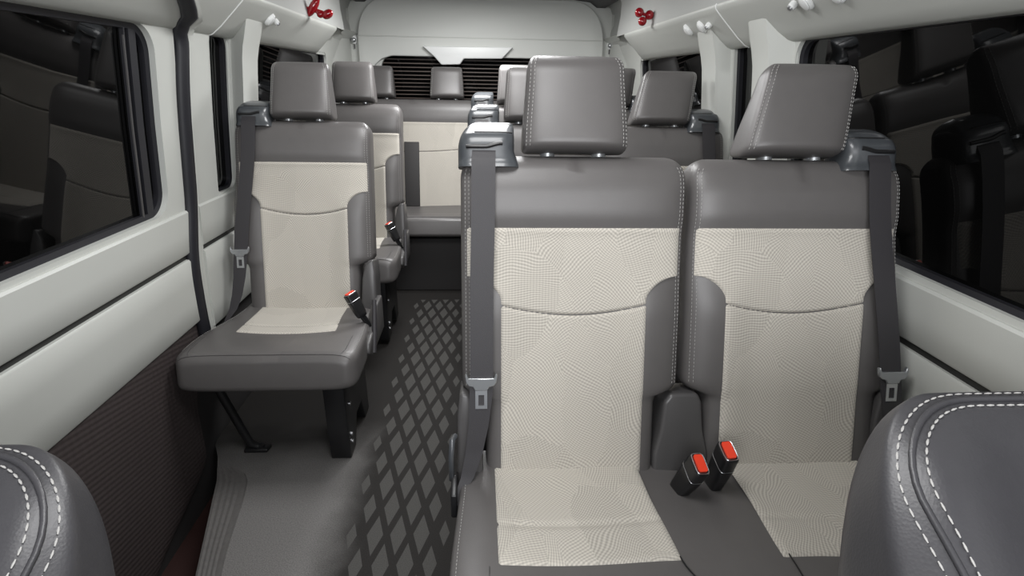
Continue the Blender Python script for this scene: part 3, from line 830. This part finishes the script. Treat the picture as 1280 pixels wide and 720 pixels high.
# small latches at the sides of that panel
for x, lab in ((-.826, 'small shiny latch left of the tailgate trim panel'), (.846, 'small shiny latch right of the tailgate trim panel')):
    r0 = thing('trim_latch', lab, 'latch', (x, YR, 1.465), 'latches beside the tailgate trim')
    m = Mesh(); m.loft([[Vector((.018*s_*cos(a), -o, .03*s_*sin(a))) for a in lin(0, 2*pi, 16)[:-1]] for s_, o in ((1, 0), (1, .012), (.8, .018))]); m.out('base_plate', M['white'], r0, 50)
    m = Mesh(); m.loft([[Vector((.016*s_*cos(a), -.016-o, .014*s_*sin(a)-.004)) for a in lin(0, 2*pi, 16)[:-1]] for s_, o in ((.6, 0), (1, .01), (1, .018), (.5, .026))]); m.out('latch_knob', M['steel'], r0, 50)
    m = Mesh(); m.tube([(0, -.012, -.02), (0, -.010, -.055)], .004, 8); m.tube([(0, -.012, .02), (0, -.010, .045)], .004, 8); m.out('latch_pin', M['grey_plastic'], r0, 50)

# overhead fittings on the cove
def cove_pt(side, y):
    p = Vector((side*.787, y, 1.428)); n = Vector((-side*.69, 0, -.72)).normalized(); return p, n
def disc(m, c, n, up, rx, ry, prof):
    s = n.cross(up).normalized()
    m.loft([[c+s*rx*k*cos(a)+up*ry*k*sin(a)+n*h for a in lin(0, 2*pi, 20)[:-1]] for k, h in prof])
def fitting(side, y, kind, label, group):
    p, n = cove_pt(side, y); root = thing('oval_vent' if kind == 'oval' else 'round_knob', label, 'vent' if kind == 'oval' else 'knob', p, group)
    up = Vector((side*.72, 0, -.69)).cross(n).cross(n)*-1
    up = Vector((0, 0, 1)); up = (up-n*up.dot(n)).normalized()
    m = Mesh()
    if kind == 'oval':
        disc(m, Vector(), n, up, .017, .025, [(1, -.010), (1, .005), (.9, .010)]); m.out('bezel', M['white'], root, 50)
        m = Mesh(); disc(m, Vector(), n, up, .012, .019, [(1, .008), (1, .013), (.6, .016)]); m.out('shutter', M['white'], root, 50)
    else:
        disc(m, Vector(), n, up, .011, .011, [(1, -.010), (1, .009), (.85, .015)]); m.out('knob', M['white'], root, 50)
        m = Mesh(); disc(m, Vector(), n, up, .0065, .0065, [(1, .013), (.9, .019)]); m.out('knob_tip', M['steel'], root, 50)
    return root
fitting(-1, 2.25, 'oval', 'white oval vent on the left cove above the rear side window', 'vents on the coves')
fitting(-1, 2.31, 'round', 'small white round knob on the left cove, just behind the oval vent', 'knobs on the coves')
fitting(1, 2.255, 'oval', 'white oval vent on the right cove, farthest back', 'vents on the coves')
fitting(1, 2.118, 'oval', 'white oval vent on the right cove, in front of the farthest one', 'vents on the coves')
fitting(1, 2.052, 'round', 'small white round knob on the right cove near the joint line', 'knobs on the coves')
fitting(1, 1.505, 'round', 'small white round knob at the top edge of the photo above the right pillar', 'knobs on the coves')
fitting(1, 1.449, 'oval', 'white oval vent on the right cove over the front end of the pillar', 'vents on the coves')
fitting(1, 1.325, 'oval', 'white oval vent on the right cove, nearest one, over the big window', 'vents on the coves')

# red three-lobed knobs on the side headliner
for side, y, z, lab in ((-1, 2.645, 1.522, 'shiny red three-lobed knob on the left headliner at the top edge'), (1, 2.645, 1.526, 'shiny red three-lobed knob on the right headliner')):
    r0 = thing('red_knob', lab, 'knob', (side*.758, y, z), 'red knobs on the headliner')
    if side > 0: lobes = ((.020, .008, .014, (.020, .019, .020), 0), (-.024, .0, .004, (.020, .019, .020), 0), (.006, -.004, -.022, (.019, .018, .019), 0))
    else: lobes = ((-.014, .0, .006, (.017, .019, .046), .62), (.040, .012, -.020, (.026, .018, .018), -.5), (.010, .01, -.022, (.016, .014, .014), 0))
    for dx, dy, dz, (ra, rb_, rc_), tilt in lobes:
        m = Mesh(); c = Vector((-side*.043+dx*(-side if side > 0 else 1), dy, dz-.014))
        rows = []
        for k in range(1, 14):
            a = pi*k/14
            ring_ = []
            for q in lin(0, 2*pi, 20)[:-1]:
                v = Vector((ra*sin(a)*cos(q), rb_*sin(a)*sin(q), rc_*cos(a)))
                v = Vector((v.x*cos(tilt)+v.z*sin(tilt), v.y, -v.x*sin(tilt)+v.z*cos(tilt))); ring_.append(c+v)
            rows.append(ring_)
        m.loft(rows); m.tube([Vector((side*.004, dy*.2, -.014)), Vector((-side*.02, dy*.3, -.014)), c], .007, 8); m.out('lobe', M['red'], r0, 60)

# ------------------------------------------------------------------ floor
def edge_x(y): 
    pts = [(-.6, -.60), (.6, -.64), (1.1, -.767), (1.47, -.875), (1.60, -.93), (1.66, -.965), (1.70, -.972), (4, -.972)]
    for (a, x), (b, q) in zip(pts, pts[1:]):
        if y <= b: return x+(q-x)*max(0, (y-a)/(b-a))
    return -.972
fy = lin(-.6, 1.0, 8)+lin(1.0, 1.75, 24)[1:]+lin(1.75, YR, 10)[1:]
m = Mesh()
m.grid([[Vector((edge_x(y)+(.972-edge_x(y))*k, y, 0)) for k in lin(0, 1, 12)] for y in fy])
m.grid([[Vector((edge_x(y), y, z)) for z in (0, -.012, -.20)] for y in fy])
struct(m.out('floor', M['floor'], None, 40), 'grey vinyl floor with dark diamond-patterned aisle carpet')
m = Mesh()
sy = lin(.2, 1.53, 40)
def swid(y): return .062+.032*sm(y, 1.1, 1.47)-.05*sm(y, 1.48, 1.55)
rows = []
for y in sy:
    e_ = edge_x(y); w_ = swid(y); r = [Vector((e_-.002, y, -.012)), Vector((e_, y, .003))]
    for k in range(1, 10): r.append(Vector((e_+w_*k/10, y, .0055 if k % 2 else .0035)))
    r += [Vector((e_+w_, y, .006)), Vector((e_+w_+.004, y, 0))]; rows.append(r)
m.grid(rows); struct(m.out('trim_8', M['strip'], None, 25), 'scuffed grey ribbed edging along the door step')
m = Mesh(); m.grid([[Vector((x, y, -.20)) for x in (-1.0, -.55)] for y in (-.6, 1.9)])
struct(m.out('step_floor', M['well'], None, 0), 'red-brown step inside the sliding door')

# ------------------------------------------------------------------ camera
cam = bpy.data.cameras.new('camera'); co = bpy.data.objects.new('camera', cam); COL.objects.link(co)
pt, yw, ro = radians(20.92), radians(3.58), radians(1.065)
fwd = Vector((sin(yw)*cos(pt), cos(yw)*cos(pt), -sin(pt))); r0 = Vector((cos(yw), -sin(yw), 0)); u0 = r0.cross(fwd)
ri = r0*cos(ro)+u0*sin(ro); up = u0*cos(ro)-r0*sin(ro)
mw = Matrix((ri, up, -fwd)).transposed().to_4x4(); mw.translation = Vector((-.017, 0, 1.23)); co.matrix_world = mw
cam.sensor_width = 36; cam.lens = 675.8/1280*36; cam.clip_start = .02
scene.camera = co

# ------------------------------------------------------------------ light
def area(name, loc, rot, sx, sy, e, col=(1, 1, 1)):
    l = bpy.data.lights.new(name, 'AREA'); l.shape = 'RECTANGLE'; l.size = sx; l.size_y = sy; l.energy = e; l.color = col
    o = bpy.data.objects.new(name, l); COL.objects.link(o); o.location = loc; o.rotation_euler = rot
    o['kind'] = 'structure'; return o
area('roof_lamp', (-.05, .6, 1.70), (0, 0, 0), .5, .5, 8)
area('roof_lamp', (-.05, 1.7, 1.70), (0, 0, 0), .5, .5, 11)
area('roof_lamp', (-.05, 2.9, 1.70), (0, 0, 0), .5, .4, 20)
area('front_fill_light', (0, -.70, 1.42), (radians(88), 0, 0), 1.4, .5, 25, (.97, .98, 1))  # added soft fill from behind the camera, not a real source
w = bpy.data.worlds.new('World'); scene.world = w; w.use_nodes = True
w.node_tree.nodes['Background'].inputs[0].default_value = (.6, .65, .7, 1); w.node_tree.nodes['Background'].inputs[1].default_value = .15

scene.view_settings.view_transform = 'Standard'; scene.view_settings.look = 'None'
scene.view_settings.exposure = .2; scene.view_settings.gamma = 1; scene.view_settings.use_curve_mapping = False
